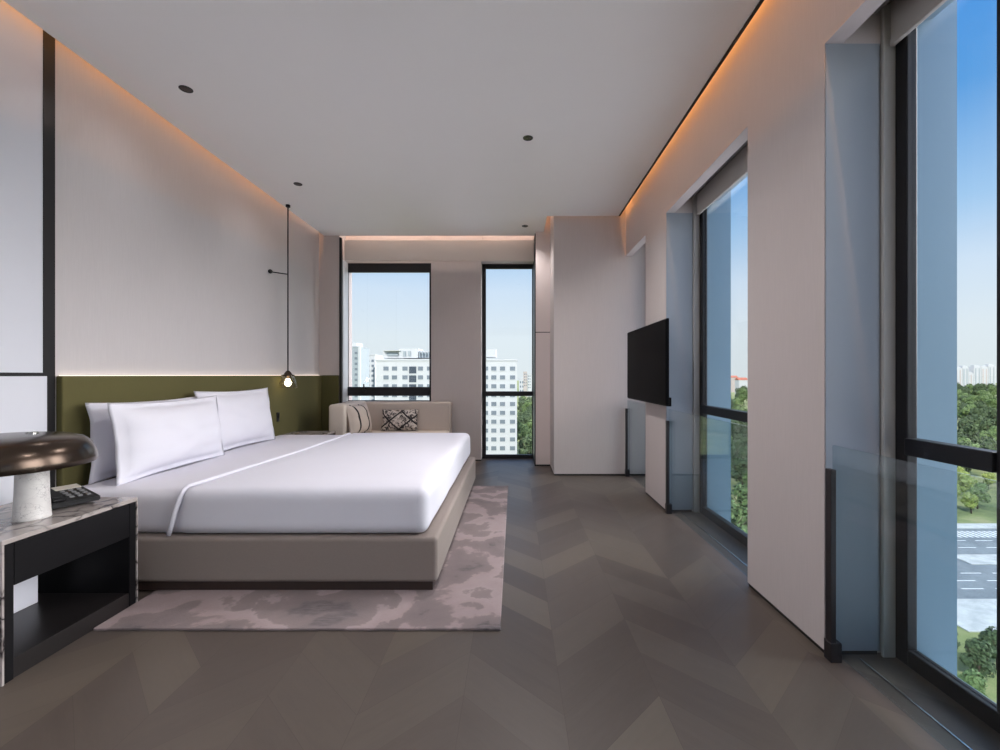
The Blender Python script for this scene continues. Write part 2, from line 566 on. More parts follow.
# ------------------------------------------------------------------ windows
def window_right(n, y0, y1, mull=()):
    """window in the right wall, bay y0..y1"""
    r = struct_root('window_%d' % n, (XW, (y0 + y1) / 2, 0))
    f = MB()
    x0, x1 = XW, XW + 0.04
    w = 0.066
    f.box(x0, x1, y0, y0 + w, 0, 2.5).box(x0, x1, y1 - w, y1, 0, 2.5)
    f.box(x0, x1, y0 + w, y1 - w, 0, 0.062).box(x0, x1, y0 + w, y1 - w, 2.44, 2.5)
    edges = [y0 + w]
    for m in mull:
        f.box(x0, x1, m - 0.06, m, 0.062, 2.44)
        edges += [m - 0.06, m]
    edges.append(y1 - w)
    f.build('window_frame', M['frame'], r, 0.004)
    for k in range(0, len(edges), 2):
        a, b = edges[k], edges[k + 1]
        MB().box(x0 - 0.012, x1, a, b, 0.798, 0.862).build('transom', M['frame'], r, 0.004)
        MB().box(x0 + 0.016, x0 + 0.026, a, b, 0.062, 0.798).build('pane', M['glass'], r)
        MB().box(x0 + 0.016, x0 + 0.026, a, b, 0.862, 2.44).build('pane', M['glass'], r)
    c = MB()
    for (p, q) in ((y1 - 0.016, y1), (y0, y0 + 0.016)):
        c.box(1.437, XW, p, q, 0.0, 2.62)
    c.build('side_channel', M['jamb'], r, 0.003)
    return r
window_right(1, 0.1, 1.785, (1.402,))
window_right(2, 2.38, 3.652)
window_right(3, 4.225, 4.975)
def window_open(n, y0, y1):  # unseen windows added behind the camera to bring in daylight
    r = struct_root('window_%d' % n, (XW, (y0 + y1) / 2, 0))
    f = MB()
    f.box(XW, XW + .04, y0, y0 + .06, 0, 2.5).box(XW, XW + .04, y1 - .06, y1, 0, 2.5).box(XW, XW + .04, y0 + .06, y1 - .06, 0, .06).box(XW, XW + .04, y0 + .06, y1 - .06, 2.44, 2.5).box(XW, XW + .04, y0 + .06, y1 - .06, .8, .86)
    f.build('window_frame', M['frame'], r)
    MB().box(XW + .016, XW + .026, y0 + .06, y1 - .06, .06, 2.44).build('pane', M['glass'], r)
window_open(6, -2.15, -0.5)
window_open(7, -4.2, -2.75)

def window_end(n, x0, x1, z0, zt0, zt1, head, top, y0):
    r = struct_root('window_%d' % n, ((x0 + x1) / 2, 6.0, z0))
    f = MB()
    y1 = y0 + 0.04
    jl = 0.003 if n == 4 else 0.05
    jr = 0.03 if n == 4 else 0.012
    f.box(x0, x0 + jl, y0, y1, z0, top).box(x1 - jr, x1, y0, y1, z0, top)
    f.box(x0 + jl, x1 - jr, y0, y1, head, top)
    f.box(x0 + jl, x1 - jr, y0, y1, z0, z0 + (0.012 if n == 4 else 0.05))
    f.build('window_frame', M['frame'], r, 0.003)
    MB().box(x0 + jl, x1 - jr, y0 - 0.02, y1, zt0, zt1).build('transom', M['frame'], r, 0.004)
    MB().box(x0 + jl, x1 - jr, y0 + 0.015, y0 + 0.025, z0 + 0.02, zt0).build('pane', M['glass'], r)
    MB().box(x0 + jl, x1 - jr, y0 + 0.015, y0 + 0.025, zt1, head).build('pane', M['glass'], r)
    return r
wl = window_end(4, -2.145, -1.06, 0.762, 0.832, 0.946, 2.424, 2.54, 5.86)
MB().box(-1.935, -1.90, 5.815, 5.845, 0.885, 0.915, 0.004).box(-1.925, -1.91, 5.80, 5.82, 0.89, 0.985, 0.004).build('handle', M['black_base'], wl)
window_end(5, -0.42, 0.25, 0.0, 0.823, 0.885, 2.50, 2.56, 5.99)
# steel strip let into the floor along the right-hand windows
struct('trim_10', MB().box(1.337, 1.343, 0.1, 1.76, 0.0, 0.003).box(1.337, 1.343, 2.40, 3.64, 0.0, 0.003), M['metal_strip'])

# ------------------------------------------------------------------ pelmet and blinds
pel = thing('window_pelmet', (-0.95, 5.76, 2.54), 'long beige fabric pelmet above the two windows of the end wall', 'pelmet')
MB().box(-2.14, 0.25, 5.74, 5.762, 2.54, 2.806).build('fascia', M['pelmet'], pel, 0.004)
MB().box(-0.42, 0.25, 5.762, 5.98, 2.562, 2.575).build('underboard', M['pelmet'], pel)

def blind(y0, y1, label):
    r = thing('roller_blind', (1.42, (y0 + y1) / 2, 2.36), label, 'blind', 'roller blinds of the right-hand windows')
    a, b = y0 + 0.02, y1 - 0.02
    MB().box(1.462, 1.468, a, b, 2.40, 2.56).build('blind_fabric', M['blind'], r)
    MB().box(1.456, 1.474, a, b, 2.372, 2.40, 0.004).build('bottom_bar', M['blind'], r)
    MB().cyl((1.445, a, 2.565), (1.445, b, 2.565), 0.028).build('roller_tube', M['blind_dark'], r)
    MB().box(1.31, 1.41, a, b, 2.50, 2.62, 0.004).box(1.33, 1.345, a, b, 2.47, 2.50).build('cassette', M['blind_dark'], r)
blind(0.1, 1.785, 'grey roller blind rolled up over the nearest tall right-hand window')
blind(2.38, 3.652, 'grey roller blind rolled up over the right-hand window behind the nearer wide pier')

# ------------------------------------------------------------------ glass guard rails
def rail(y0, y1, label):
    r = thing('glass_guard_rail', (1.235, (y0 + y1) / 2, 0), label, 'glass railing', 'glass guard rails across the window bays')
    MB().box(1.234, 1.246, y0 + 0.02, y1 - 0.02, 0.03, 0.828, 0.002, 1).build('glass_panel', M['glass_rail'], r)
    po = MB().box(1.212, 1.2335, y1 - 0.045, y1 - 0.012, 0.0, 0.737, 0.002, 1).build('post', M['post'], r)
    MB().box(1.209, 1.252, y1 - 0.05, y1 - 0.008, 0.0, 0.075, 0.003).build('post_shoe', M['post'], po)
rail(0.1, 1.785, 'waist-high glass guard rail before the nearest right-hand window')
rail(2.38, 3.652, 'waist-high glass guard rail before the window under the near end of the television')
rail(4.225, 4.975, 'narrow glass guard rail beside the far corner block, behind the television pier')

# ------------------------------------------------------------------ headboard
hb = thing('headboard', (-2.40, 3.9, 0.0), 'olive green upholstered headboard panel running along the wall behind the bed', 'headboard')
MB().box(XL + 0.003, -2.385, 2.405, 5.655, 0.0, 1.095).build('panel', M['olive'], hb, 0.006)
MB().box(-2.385, -2.175, 5.635, 5.66, 0.0, 1.097).build('return_panel', M['olive'], hb, 0.006)
tag(MB().box(-2.420, -2.402, 2.42, 5.63, 1.095, 1.099).build('light_strip', M['led_warm'], hb), 'glowing warm light strip along the top')
so = thing('wall_socket', (-2.385, 4.59, 0.63), 'small black switch plate on the green headboard beside the pillows', 'switch')
MB().box(-2.385, -2.376, 4.565, 4.615, 0.63, 0.722, 0.003).build('plate', M['black_trim'], so)
MB().box(-2.376, -2.372, 4.575, 4.605, 0.665, 0.71, 0.002).build('rocker', M['phone'], so)

# ------------------------------------------------------------------ bed
B0, B1 = 2.285, 4.57
bed = thing('bed', (-1.4, 3.44, 0.0), 'wide taupe upholstered bed standing on the patterned rug', 'bed')
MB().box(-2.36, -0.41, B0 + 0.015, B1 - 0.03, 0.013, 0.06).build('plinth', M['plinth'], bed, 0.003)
MB().box(-2.37, -0.385, B0, B1, 0.056, 0.281, 0.02, 4).build('base', M['bed_fabric'], bed)
def sheet_warp(p):
    q = p.copy()
    if p.z > 0.4:
        q.z += 0.006 * noise.noise(Vector((p.x * 3, p.y * 2.5, 0)))
    return q
MB().soft(-2.36, -0.46, B0 + 0.04, B1 - 0.02, 0.277, 0.508, 0.06, (30, 40, 6), sheet_warp).build('mattress', M['linen_head'], bed)

def duvet_warp(p):
    q = p.copy()
    k = max(0.0, min(1.0, (p.x + 1.68) / 0.5))              # 0 at the fold
    edge = 1 - k
    side = max(0.0, (0.46 - p.z)) / 0.19
    near = 1.0 if p.y < 3.4 else 0.5
    q.x -= edge * (0.055 * side * near)
    q.x += edge * 0.02 * math.sin(p.y * 2.2)
    q.x += edge * 0.03 * (p.y - 3.4)
    if p.z > 0.42:
        s = min(1.0, (p.x + 1.7) / 0.2, (-0.40 - p.x) / 0.12, (p.y - 2.3) / 0.15, (4.58 - p.y) / 0.15)
        s = max(0.0, s)
        q.z += 0.010 * s + 0.007 * s * noise.noise(Vector((p.x * 2.2, p.y * 2.0, 3)))
    if p.y < 2.5:
        q.y += 0.006 * noise.noise(Vector((p.x * 3.0, 0, p.z * 3.0)))
    if p.x > -0.55:
        q.x += 0.006 * noise.noise(Vector((0, p.y * 3.0, p.z * 4.0)))
    return q
duv = thing('duvet', (-1.05, 3.44, 0.28), 'white duvet tucked over the bed, with a seam fold below the pillows', 'duvet')
MB().soft(-1.655, -0.435, B0 + 0.02, B1 - 0.005, 0.283, 0.522, 0.055, (40, 50, 8), duvet_warp).build('cover', M['linen'], duv)
# raised hem of the fold
hem = []
for y, z in [(B0 + 0.016, 0.29), (B0 + 0.016, 0.34), (B0 + 0.016, 0.40), (B0 + 0.020, 0.44), (B0 + 0.032, 0.475), (B0 + 0.056, 0.508), (B0 + 0.085, 0.522)]:
    p = duvet_warp(Vector((-1.652, y, z)))
    hem.append((p.x, y, z))
for k in range(1, 30):
    y = B0 + 0.075 + (B1 - B0 - 0.15) * k / 30
    p = duvet_warp(Vector((-1.652, y, 0.515)))
    hem.append((p.x + 0.012, y, 0.524))
for y, z in [(B1 - 0.075, 0.52), (B1 - 0.04, 0.50), (B1 - 0.008, 0.45), (B1 - 0.004, 0.30)]:
    p = duvet_warp(Vector((-1.652, y, z)))
    hem.append((p.x + 0.006, y, z))
MB().tube(hem, 0.012, 8).build('hem', M['linen'], duv)

def pillow_mb(w, h, t, seed, flange=0.035, n=34, crease=1.0):
    """pillow in local axes: x across, y thickness, z up (bottom at 0)"""
    b = bmesh.new()
    rnd = random.Random(seed)
    ox, oy = rnd.uniform(0, 50), rnd.uniform(0, 50)
    grid = {}
    for side in (0, 1):
        for i in range(n + 1):
            for j in range(n + 1):
                u, v = -1 + 2 * i / n, -1 + 2 * j / n
                on_edge = i in (0, n) or j in (0, n)
                if on_edge and side == 1:
                    grid[1, i, j] = grid[0, i, j]
                    continue
                fu = max(0.0, 1 - (abs(u) * 1.0 / (1 - 2 * flange / w)) ** 2.6)
                fv = max(0.0, 1 - (abs(v) * 1.0 / (1 - 2 * flange / h)) ** 2.6)
                th = t / 2 * (fu * fv) ** 0.5 + 0.003
                th *= 1 + 0.10 * crease * noise.noise(Vector((u * 2 + ox, v * 2 + oy, side)))
                x = u * w / 2 * (1 - 0.055 * (1 - v * v))
                z = v * h / 2 * (1 - 0.075 * (1 - u * u)) + h / 2
                wob = 0.010 * crease * noise.noise(Vector((u * 2.6 + ox, v * 2.6, 9)))
                y = (th if side else -th) * (0 if on_edge else 1) + wob
                # weight settles to the bottom
                x *= 1 + 0.02 * (1 - (v + 1) / 2)
                grid[side, i, j] = b.verts.new((x, y, z))
    for side in (0, 1):
        for i in range(n):
            for j in range(n):
                q = [grid[side, i, j], grid[side, i + 1, j], grid[side, i + 1, j + 1], grid[side, i, j + 1]]
                if side == 1:
                    q.reverse()
                if len(set(q)) >= 3:
                    try:
                        b.faces.new(q)
                    except ValueError:
                        pass
    bmesh.ops.recalc_face_normals(b, faces=b.faces[:])
    return b

def pillow(name, loc, w, h, t, rz, tilt, m, seed, label, cat, group=None, crease=1.0, n=34, flange=0.035):
    o_mb = MB()
    b = pillow_mb(w, h, t, seed, crease=crease, n=n, flange=flange)
    mtx = Matrix.Rotation(rz, 4, 'Z') @ Matrix.Rotation(tilt, 4, 'X')
    bmesh.ops.transform(b, matrix=mtx, verts=b.verts[:])
    o_mb.add(b, True)
    o = o_mb.build(name, m)
    o.location = loc
    return tag(o, label, cat, group)
# pillow faces look along +X: local y -> world -X with rz = 90 deg ; tilt leans the top to the wall
G = 'white bed pillows'
pillow('pillow', (-2.30, 2.93, 0.505), 0.93, 0.445, 0.14, PI / 2, 0.05 * -1, M['linen'], 3, 'white pillow standing behind another, nearest the bronze lamp', 'pillow', G)
pillow('pillow', (-2.13, 2.90, 0.50), 0.95, 0.455, 0.20, PI / 2 + 0.03, -0.12, M['linen'], 5, 'large white pillow in front, on the lamp side of the bed', 'pillow', G)
pillow('pillow', (-2.225, 3.75, 0.50), 0.95, 0.49, 0.19, PI / 2 - 0.02, -0.14, M['linen'], 8, 'white pillow on the side of the bed towards the sofa', 'pillow', G)

# ------------------------------------------------------------------ rug
tag(MB().box(-1.81, -0.058, 1.955, 4.47, 0.0, 0.012, 0.004, 2).build('rug', M['rug']), 'pink and grey abstract rug lying under the bed', 'rug')

# ------------------------------------------------------------------ near nightstand
def nightstand(x0, x1, y0, y1, label, h=0.514):
    r = thing('nightstand', ((x0 + x1) / 2, (y0 + y1) / 2, 0), label, 'nightstand', 'nightstands beside the bed')
    MB().box(x0, x1 + 0.004, y0 - 0.007, y1 + 0.007, h - 0.018, h, 0.002, 1).build('top', M['marble_dark'], r)
    for (a, b, c, d) in ((y0 - 0.007, y0, y0, y0 + 0.035), (y1, y1 + 0.007, y1 - 0.035, y1)):
        s = MB().box(x0, x1, c, d, 0.0, h - 0.018).build('side_panel', M['black_wood'], r, 0.002)
        MB().box(x0, x1 + 0.004, a, b, 0.0, h - 0.018).build('marble_cladding', M['marble_dark'], s)
    MB().box(x1 - 0.020, x1, y0 + 0.037, y1 - 0.037, 0.338, h - 0.022).build('drawer', M['black_wood'], r, 0.002)
    MB().box(x0, x1 - 0.02, y0 + 0.035, y1 - 0.035, 0.345, 0.36).build('drawer_bottom', M['black_wood'], r)
    MB().box(x0, x1 - 0.004, y0 + 0.035, y1 - 0.035, 0.0, 0.074).build('shelf', M['shelf'], r, 0.002)
    return r
nightstand(-2.31, -1.81, 1.612, 2.178, 'black nightstand with grey marble top under the bronze mushroom lamp')
nightstand(-2.38, -1.95, 4.625, 4.965, 'nightstand with pale marble top beyond the bed, next to the sofa', 0.49)

# table lamp
LX, LY, LZ = -1.975, 1.865, 0.514
lamp = thing('table_lamp', (LX, LY, LZ), 'mushroom table lamp with dark bronze dome and white marble base', 'lamp')
MB().lathe([(0, 0), (0.057, 0), (0.058, 0.004), (0.057, 0.012), (0.052, 0.10), (0.050, 0.225), (0.048, 0.232), (0, 0.232)], (LX, LY, LZ), 48).build('base', M['marble_white'], lamp)
SX, SY = -2.02, 1.812          # the dome sits off the centre of its base
outer = [(0.266, 0.222), (0.270, 0.230), (0.2695, 0.246), (0.263, 0.275), (0.249, 0.303), (0.226, 0.325), (0.19, 0.338), (0.13, 0.345), (0.06, 0.348), (0, 0.3485)]
inner = [(0, 0.342), (0.06, 0.341), (0.13, 0.338), (0.187, 0.331), (0.221, 0.319), (0.243, 0.299), (0.257, 0.273), (0.263, 0.246), (0.264, 0.230), (0.266, 0.222)]
lampsh = MB().lathe(outer[::-1], (SX, SY, LZ), 72).lathe(inner, (SX, SY, LZ), 72).build('lamp_shade', M['bronze'], lamp)
MB().lathe([(0.02, 0.228), (0.02, 0.352)], (LX, LY, LZ), 16).build('socket', M['chrome'], lamp)
MB().ball((LX, LY, LZ + 0.29), 0.035).build('bulb', M['bulb'], lamp)

# telephone, keypad side towards the bed foot and the camera
ph = thing('telephone', (-2.035, 2.06, 0.514), 'black desk telephone on the marble nightstand behind the lamp', 'telephone')
pm = Matrix.Translation((-2.035, 2.06, 0.514)) @ Matrix.Rotation(-0.45, 4, 'Z')
def wedge(mb, x0, x1, y0, y1, zb0, zb1, z0, z1, bev=0.004):
    t = bmesh.new()
    vs = [t.verts.new(p) for p in ((x0, y0, zb0), (x1, y0, zb1), (x1, y1, zb1), (x0, y1, zb0), (x0, y0, z0), (x1, y0, z1), (x1, y1, z1), (x0, y1, z0))]
    for q in ((3, 2, 1, 0), (4, 5, 6, 7), (0, 1, 5, 4), (1, 2, 6, 5), (2, 3, 7, 6), (3, 0, 4, 7)):
        t.faces.new([vs[k] for k in q])
    bmesh.ops.bevel(t, geom=t.edges[:], offset=bev, segments=2, affect='EDGES')
    bmesh.ops.transform(t, matrix=pm, verts=t.verts[:])
    mb.add(t)
    return mb
wedge(MB(), -0.105, 0.115, -0.085, 0.085, 0, 0.014, 0.068, 0.036).build('body', M['phone'], ph)
wedge(MB(), -0.10, 0.105, -0.082, -0.03, 0.062, 0.032, 0.092, 0.060, 0.009).build('handset', M['phone'], ph)
wedge(MB(), -0.09, -0.04, -0.02, 0.075, 0.060, 0.055, 0.0695, 0.0622, 0.001).build('label_card', M['phone_card'], ph)
for i in range(4):
    for j in range(3):
        x = -0.022 + i * 0.030
        z = 0.0585 - (x + 0.025) * 0.145
        wedge(MB(), x, x + 0.012, -0.010 + j * 0.029, 0.006 + j * 0.029, z - 0.006, z - 0.008, z + 0.0035, z + 0.001, 0.001).build('key', M['phone_key'], ph)
tb = thing('tissue_box', (-2.20, 1.995, 0.074), 'small white box standing on the lower shelf of the near nightstand', 'box')
MB().box(-2.26, -2.148, 1.94, 2.055, 0.074, 0.215, 0.004).build('box_body', M['linen'], tb)
MB().box(-2.235, -2.175, 1.965, 2.03, 0.2152, 0.2165).build('slot', M['phone'], tb)
# thin cable lying on the lower shelf
tag(MB().tube([(-1.95, 1.66, 0.077), (-1.90, 1.675, 0.077), (-1.865, 1.668, 0.078), (-1.845, 1.66, 0.082), (-1.85, 1.653, 0.10), (-1.87, 1.65, 0.115), (-1.93, 1.65, 0.12)], 0.0022).build('cable', M['phone']), 'thin black cable looped on the lower shelf of the near nightstand', 'cable')

# ------------------------------------------------------------------ pendant lamp
PX, PY = -2.30, 4.63
pd = thing('pendant_lamp', (PX, PY, 0.96), 'slim black pendant lamp with glass shade and lit bulb hanging by the headboard', 'pendant lamp')
MB().cyl((PX, PY, ZC - 0.022), (PX, PY, ZC), 0.022).build('canopy', M['black_trim'], pd)
MB().cyl((PX, PY, 1.13), (PX, PY, ZC - 0.02), 0.0065, seg=12).build('rod', M['black_trim'], pd)
arm = MB().cyl((PX, PY, 2.125), (-2.415, 4.52, 2.125), 0.006, seg=10).build('wall_arm', M['black_trim'], pd)
MB().ball((-2.41, 4.50, 2.125), 0.022).build('knob', M['black_trim'], arm)
MB().lathe([(0, 1.145), (0.010, 1.145), (0.020, 1.138), (0.034, 1.118), (0.040, 1.106), (0.062, 1.100), (0.063, 1.094), (0.03, 1.090), (0.022, 1.064), (0, 1.064)], (PX, PY, 0), 32).build('cap', M['bronze'], pd)
MB().lathe([(0.056, 1.093), (0.072, 1.045), (0.097, 0.968), (0.093, 0.968), (0.068, 1.045), (0.052, 1.093)], (PX, PY, 0), 40).build('glass_shade', M['pend_glass'], pd)
MB().lathe([(0, 0.985), (0.018, 0.988), (0.030, 1.004), (0.032, 1.022), (0.024, 1.045), (0.016, 1.062), (0, 1.064)], (PX, PY, 0), 24).build('bulb', M['bulb'], pd)

# ------------------------------------------------------------------ sofa by the end window
sf = thing('sofa', (-1.4, 5.4, 0.0), 'low beige upholstered window sofa behind the bed', 'sofa')
MB().box(-2.05, -0.80, 5.02, 5.72, 0.0, 0.06).build('plinth', M['black_base'], sf)
MB().box(-2.06, -0.79, 5.0, 5.74, 0.06, 0.27, 0.012, 3).build('base', M['sofa'], sf)
MB().soft(-1.85, -0.79, 4.99, 5.62, 0.27, 0.42, 0.035, (16, 10, 3)).build('seat', M['sofa_light'], sf)
MB().soft(-1.86, -0.785, 5.60, 5.76, 0.27, 0.765, 0.025, (16, 3, 8)).build('backrest', M['sofa'], sf)
MB().soft(-2.045, -1.855, 5.0, 5.76, 0.27, 0.775, 0.035, (4, 12, 8)).build('arm', M['sofa_light'], sf)

# cushions on the sofa
def striped_mat():
    t = NT('beige cushion with black bands')
    tc = t.n('ShaderNodeTexCoord'); sp = t.n('ShaderNodeSeparateXYZ')
    t.l(tc.outputs['Object'], sp.inputs[0])
    a = t.math('ABSOLUTE', t.math('SUBTRACT', sp.outputs[0], 0.0))
    th = t.noise(t.coord((1, 1, 1)), 300, 2)
    b = t.math('LESS_THAN', t.math('ABSOLUTE', t.math('SUBTRACT', sp.outputs[1], -0.10)), 0.012)
    c = t.math('LESS_THAN', t.math('ABSOLUTE', t.math('SUBTRACT', sp.outputs[1], 0.06)), 0.012)
    colr = t.mix(t.math('MAXIMUM', b, c), t.mix(th, rgb(184, 168, 156), rgb(214, 200, 188)), rgb(34, 29, 31))
    t.bsdf(colr, 0.9)
    return t.m
def mosaic_mat():
    t = NT('patterned cushion print')
    v = t.coord((1, 1, 1))
    n1 = t.noise(v, 26, 4, 0.6, 1.2)
    colr = t.ramp(n1, [(0.0, rgb(44, 40, 44)), (0.43, rgb(60, 55, 58)), (0.47, rgb(150, 140, 134)), (0.55, rgb(206, 196, 188)), (1.0, rgb(216, 206, 198))])
    tc = t.n('ShaderNodeTexCoord'); sp = t.n('ShaderNodeSeparateXYZ')
    t.l(tc.outputs['Object'], sp.inputs[0])
    x, z = sp.outputs[0], sp.outputs[2]
    ms = None
    for (kx, kz, c0) in ((0.62, -0.78, -0.17), (0.62, -0.78, -0.02), (0.66, 0.75, 0.02), (0.66, 0.75, 0.20)):
        d = t.math('ABSOLUTE', t.math('SUBTRACT', t.math('ADD', t.math('MULTIPLY', x, kx), t.math('MULTIPLY', z, kz)), c0))
        m_ = t.math('LESS_THAN', d, 0.009)
        ms = m_ if ms is None else t.math('MAXIMUM', ms, m_)
    colr = t.mix(ms, colr, rgb(30, 26, 30))
    t.bsdf(colr, 0.85)
    return t.m
M['striped'] = striped_mat()
M['mosaic'] = mosaic_mat()
pillow('cushion', (-1.39, 5.51, 0.42), 0.44, 0.27, 0.13, 0.03, -0.25, M['mosaic'], 21, 'small rectangular black and cream patterned cushion leaning on the sofa back', 'cushion', crease=0.5, flange=0.012)
pillow('cushion', (-1.745, 5.22, 0.42), 0.42, 0.36, 0.16, PI / 2 - 0.25, -0.22, M['striped'], 22, 'beige cushion with black bands leaning on the sofa arm', 'cushion', crease=0.5, flange=0.012)

# ------------------------------------------------------------------ television
tv = thing('television', (1.17, 4.02, 0.864), 'black flat screen television on the right wall between two windows', 'television')
MB().box(1.150, 1.170, 3.428, 4.606, 0.864, 1.529, 0.003, 2).build('casing', M['tv_body'], tv)
MB().box(1.1455, 1.150, 3.434, 4.600, 0.874, 1.523, 0.001, 1).build('screen', M['tv_screen'], tv)
MB().box(1.170, 1.20, 3.75, 4.20, 1.0, 1.35).box(1.20, XR - 0.003, 3.85, 4.1, 1.05, 1.3).build('wall_bracket', M['black_trim'], tv)
MB().box(1.168, 1.190, 3.435, 3.50, 0.862, 0.93, 0.004).build('speaker', M['tv_body'], tv)

# ------------------------------------------------------------------ downlights
def downlight(x, y, label):
    r = thing('downlight', (x, y, ZC), label, 'ceiling light', 'recessed ceiling downlights')
    MB().lathe([(0.027, -0.001), (0.034, -0.005), (0.037, -0.003), (0.037, 0.0), (0.030, 0.0)], (x, y, ZC), 32).build('trim_ring', M['black_trim'], r)
    MB().lathe([(0.030, -0.002), (0.024, -0.0015), (0.016, -0.004), (0.008, -0.003), (0, -0.003)], (x, y, ZC), 32).build('reflector', M['dark_chrome'], r)
    return r
LIGHTS = [(-1.984, 2.752, 'recessed black downlight nearest the camera, above the pillows'), (-1.956, 4.12, 'recessed black downlight next to the top of the pendant rod'),
          (0.102, 3.32, 'recessed black downlight in the middle of the ceiling, right of the bed'), (0.128, 5.28, 'small recessed downlight near the end window pelmet'),]
for l in LIGHTS:
    downlight(*l)

# ------------------------------------------------------------------ outside
GZ = -30.0
struct('ground', MB().box(-900, 1900, -300, 2600, GZ - 1, GZ), M['grass'])
struct('bounce_ground', MB().box(2.5, 160, -150, 36, GZ, GZ + 0.1).box(2.5, 39, 36, 75, GZ, GZ + 0.1), M['bounce_ground'])  # unseen pale ground, added to bounce daylight up to the ceiling
struct('road', MB().box(58, 700, 63, 92, GZ, GZ + 0.05), M['asphalt'])
struct('pavement', MB().box(55, 700, 55, 63, GZ, GZ + 0.12).box(70, 700, 92, 95, GZ, GZ + 0.12).box(75, 700, 74.5, 78.5, GZ + 0.05, GZ + 0.15), M['paving'])
rm = MB()
for y in (66, 68.6, 71.2, 81.8, 85.2):
    for k in range(40):
        x = 60 + k * 5.0 + (1.5 if y in (68.6, 85.2) else 0)
        rm.box(x, x + 3.2, y, y + 0.22, GZ + 0.05, GZ + 0.06)
for k in range(22):
    rm.box(82 + k * 1.1, 82.55 + k * 1.1, 87.0, 90.5, GZ + 0.05, GZ + 0.06)
struct('road_marking', rm, M['road_paint'])
# outer faces of the piers and the slab edge
FN = MB()
for a, b in ((1.785, 2.38), (3.652, 4.225)):
    FN.box(XW + 0.002, 1.742, a + 0.004, b - 0.004, -0.35, 3.6)
FN.box(XW + 0.041, 1.755, -0.5, 0.08, -0.35, 3.6)
struct('facade_pillar', FN, M['fin'])
struct('facade_slab', MB().box(XW + 0.12, XW + 0.16, YR, 6.1, -0.5, -0.02).box(XW + 0.12, XW + 0.16, YR, 6.1, 2.5, 3.6), M['fin'])

# --- big white apartment block behind the end windows
def facade_building(name, loc, label, w, d, h, mat_wall, cols, rows, floor_h, wsize, win_sel, top=0.9, group=None, mat_win=None, dark_cols=(), extra=None):
    """front faces -Y, left end at x = loc.x"""
    r = thing(name, loc, label, 'building', group)
    x0, y0, z0 = loc
    wall = MB().box(x0, x0 + w, y0, y0 + d, z0, z0 + h)
    wall.box(x0 - 0.2, x0 + w + 0.2, y0 - 0.2, y0 + d, z0 + h, z0 + h + 0.5)
    wall.build('wall', mat_wall, r)
    seen, rest = [], MB()
    proto = None
    for ci, cx in enumerate(cols):
        for k in range(rows):
            zc = z0 + h - top - k * floor_h
            ww, wh = wsize
            dark = ci in dark_cols
            if dark:
                ww, wh = 2.4, 2.3
            if zc - wh < z0:
                continue
            bx = (x0 + cx - ww / 2, x0 + cx + ww / 2, y0 - 0.06, y0 + 0.02, zc - wh, zc)
            if win_sel(cx, zc):
                m = MB().box(*bx)
                wo = m.build('window', M['bldg_win_dark'] if dark else (mat_win or M['bldg_win']), r)
                sash = MB().box(bx[0] - .12, bx[1] + .12, y0 - 0.14, y0 - 0.02, bx[4] - .12, bx[4])
                sash.build('window_sill', mat_wall, wo)
            else:
                rest.box(*bx)
    if len(rest.bm.verts):
        o = rest.build('window_field', mat_win or M['bldg_win'], r)
        o['kind'] = 'stuff'
    return r
def px2x(px, d):
    return (px - CX) / F * d
BD = 150.0
cols_px = [386, 394.5, 405, 412.7, 420.5, 429.5, 440, 449, 458, 467, 476, 485.5, 493.8, 502.5, 512.5]
bx0 = px2x(376, BD)
cols = [px2x(p, BD) - bx0 for p in cols_px]
def selB(cx, zc):
    px = (cx + bx0) * F / BD + CX
    return (px < 436 and zc > -12) or px > 482
blk = facade_building('apartment_building', (bx0, BD, GZ), 'wide white apartment block filling the view of the end windows', px2x(517, BD) - bx0, 22, 35.8,
                      M['bldg_white'], cols, 11, 2.92, (1.7, 1.35), selB, 1.9, dark_cols=(3, 8))
# roof structures
rf = MB()
def bxp(mb, p0, p1, y0, y1, q0, q1):
    """box between picture columns p0..p1 and rows q0(top)..q1 as seen at y0"""
    mb.box(px2x(p0, y0), px2x(p1, y0), y0, y1, H - (q1 - CY) / F * y0, H - (q0 - CY) / F * y0)
bxp(rf, 383, 399, 152, 158, 351, 358); bxp(rf, 399, 418, 151, 160, 348.5, 358); bxp(rf, 418, 460, 152, 160, 351, 358)
bxp(rf, 482, 496, 151, 158, 349, 357); bxp(rf, 382.5, 400, 150.5, 158.5, 350, 350.8)
rf.build('roof_house', M['bldg_white'], blk)
sl = MB()
for k in range(14):
    bxp(sl, 419 + k * 3, 420 + k * 3, 151.2, 151.8, 351.5, 357.5)
for p in (403, 408):
    bxp(sl, p, p + 2.5, 150.7, 151.0, 351, 356)
bxp(sl, 387, 398, 151.6, 152, 353, 355.5)
sl.build('roof_louvre', M['bldg_grey'], blk)

def selA(cx, zc):
    return zc > -8
facade_building('apartment_building', (px2x(341, 245), 245, GZ), 'tall grey tower with white edges at the left of the left end window', px2x(358.8, 245) - px2x(341, 245), 18, 46, M['bldg_grey'],
                [5.2, 8.1], 12, 2.9, (1.5, 1.3), selA, 2.4)
facade_building('apartment_building', (px2x(359.5, 275), 275, GZ), 'pale grey block between the tower and the wide white apartment block', px2x(375, 275) - px2x(359.5, 275), 18, 43, M['bldg_white'],
                [1.6, 5.4, 8.0], 10, 3.0, (1.5, 1.4), selA, 2.6)
# tower edges
ed = [o for o in COL.objects if o.get('label', '').startswith('tall grey tower')][0]
e_ = MB()
for p in (347.2, 358.4):
    e_.box(px2x(p, 245), px2x(p + 2.0, 245), 244.6, 246, GZ, 17.0)
e_.box(px2x(346, 245), px2x(356, 245), 246, 256, 16.4, 18.6)
e_.build('edge_pier', M['bldg_white'], ed)

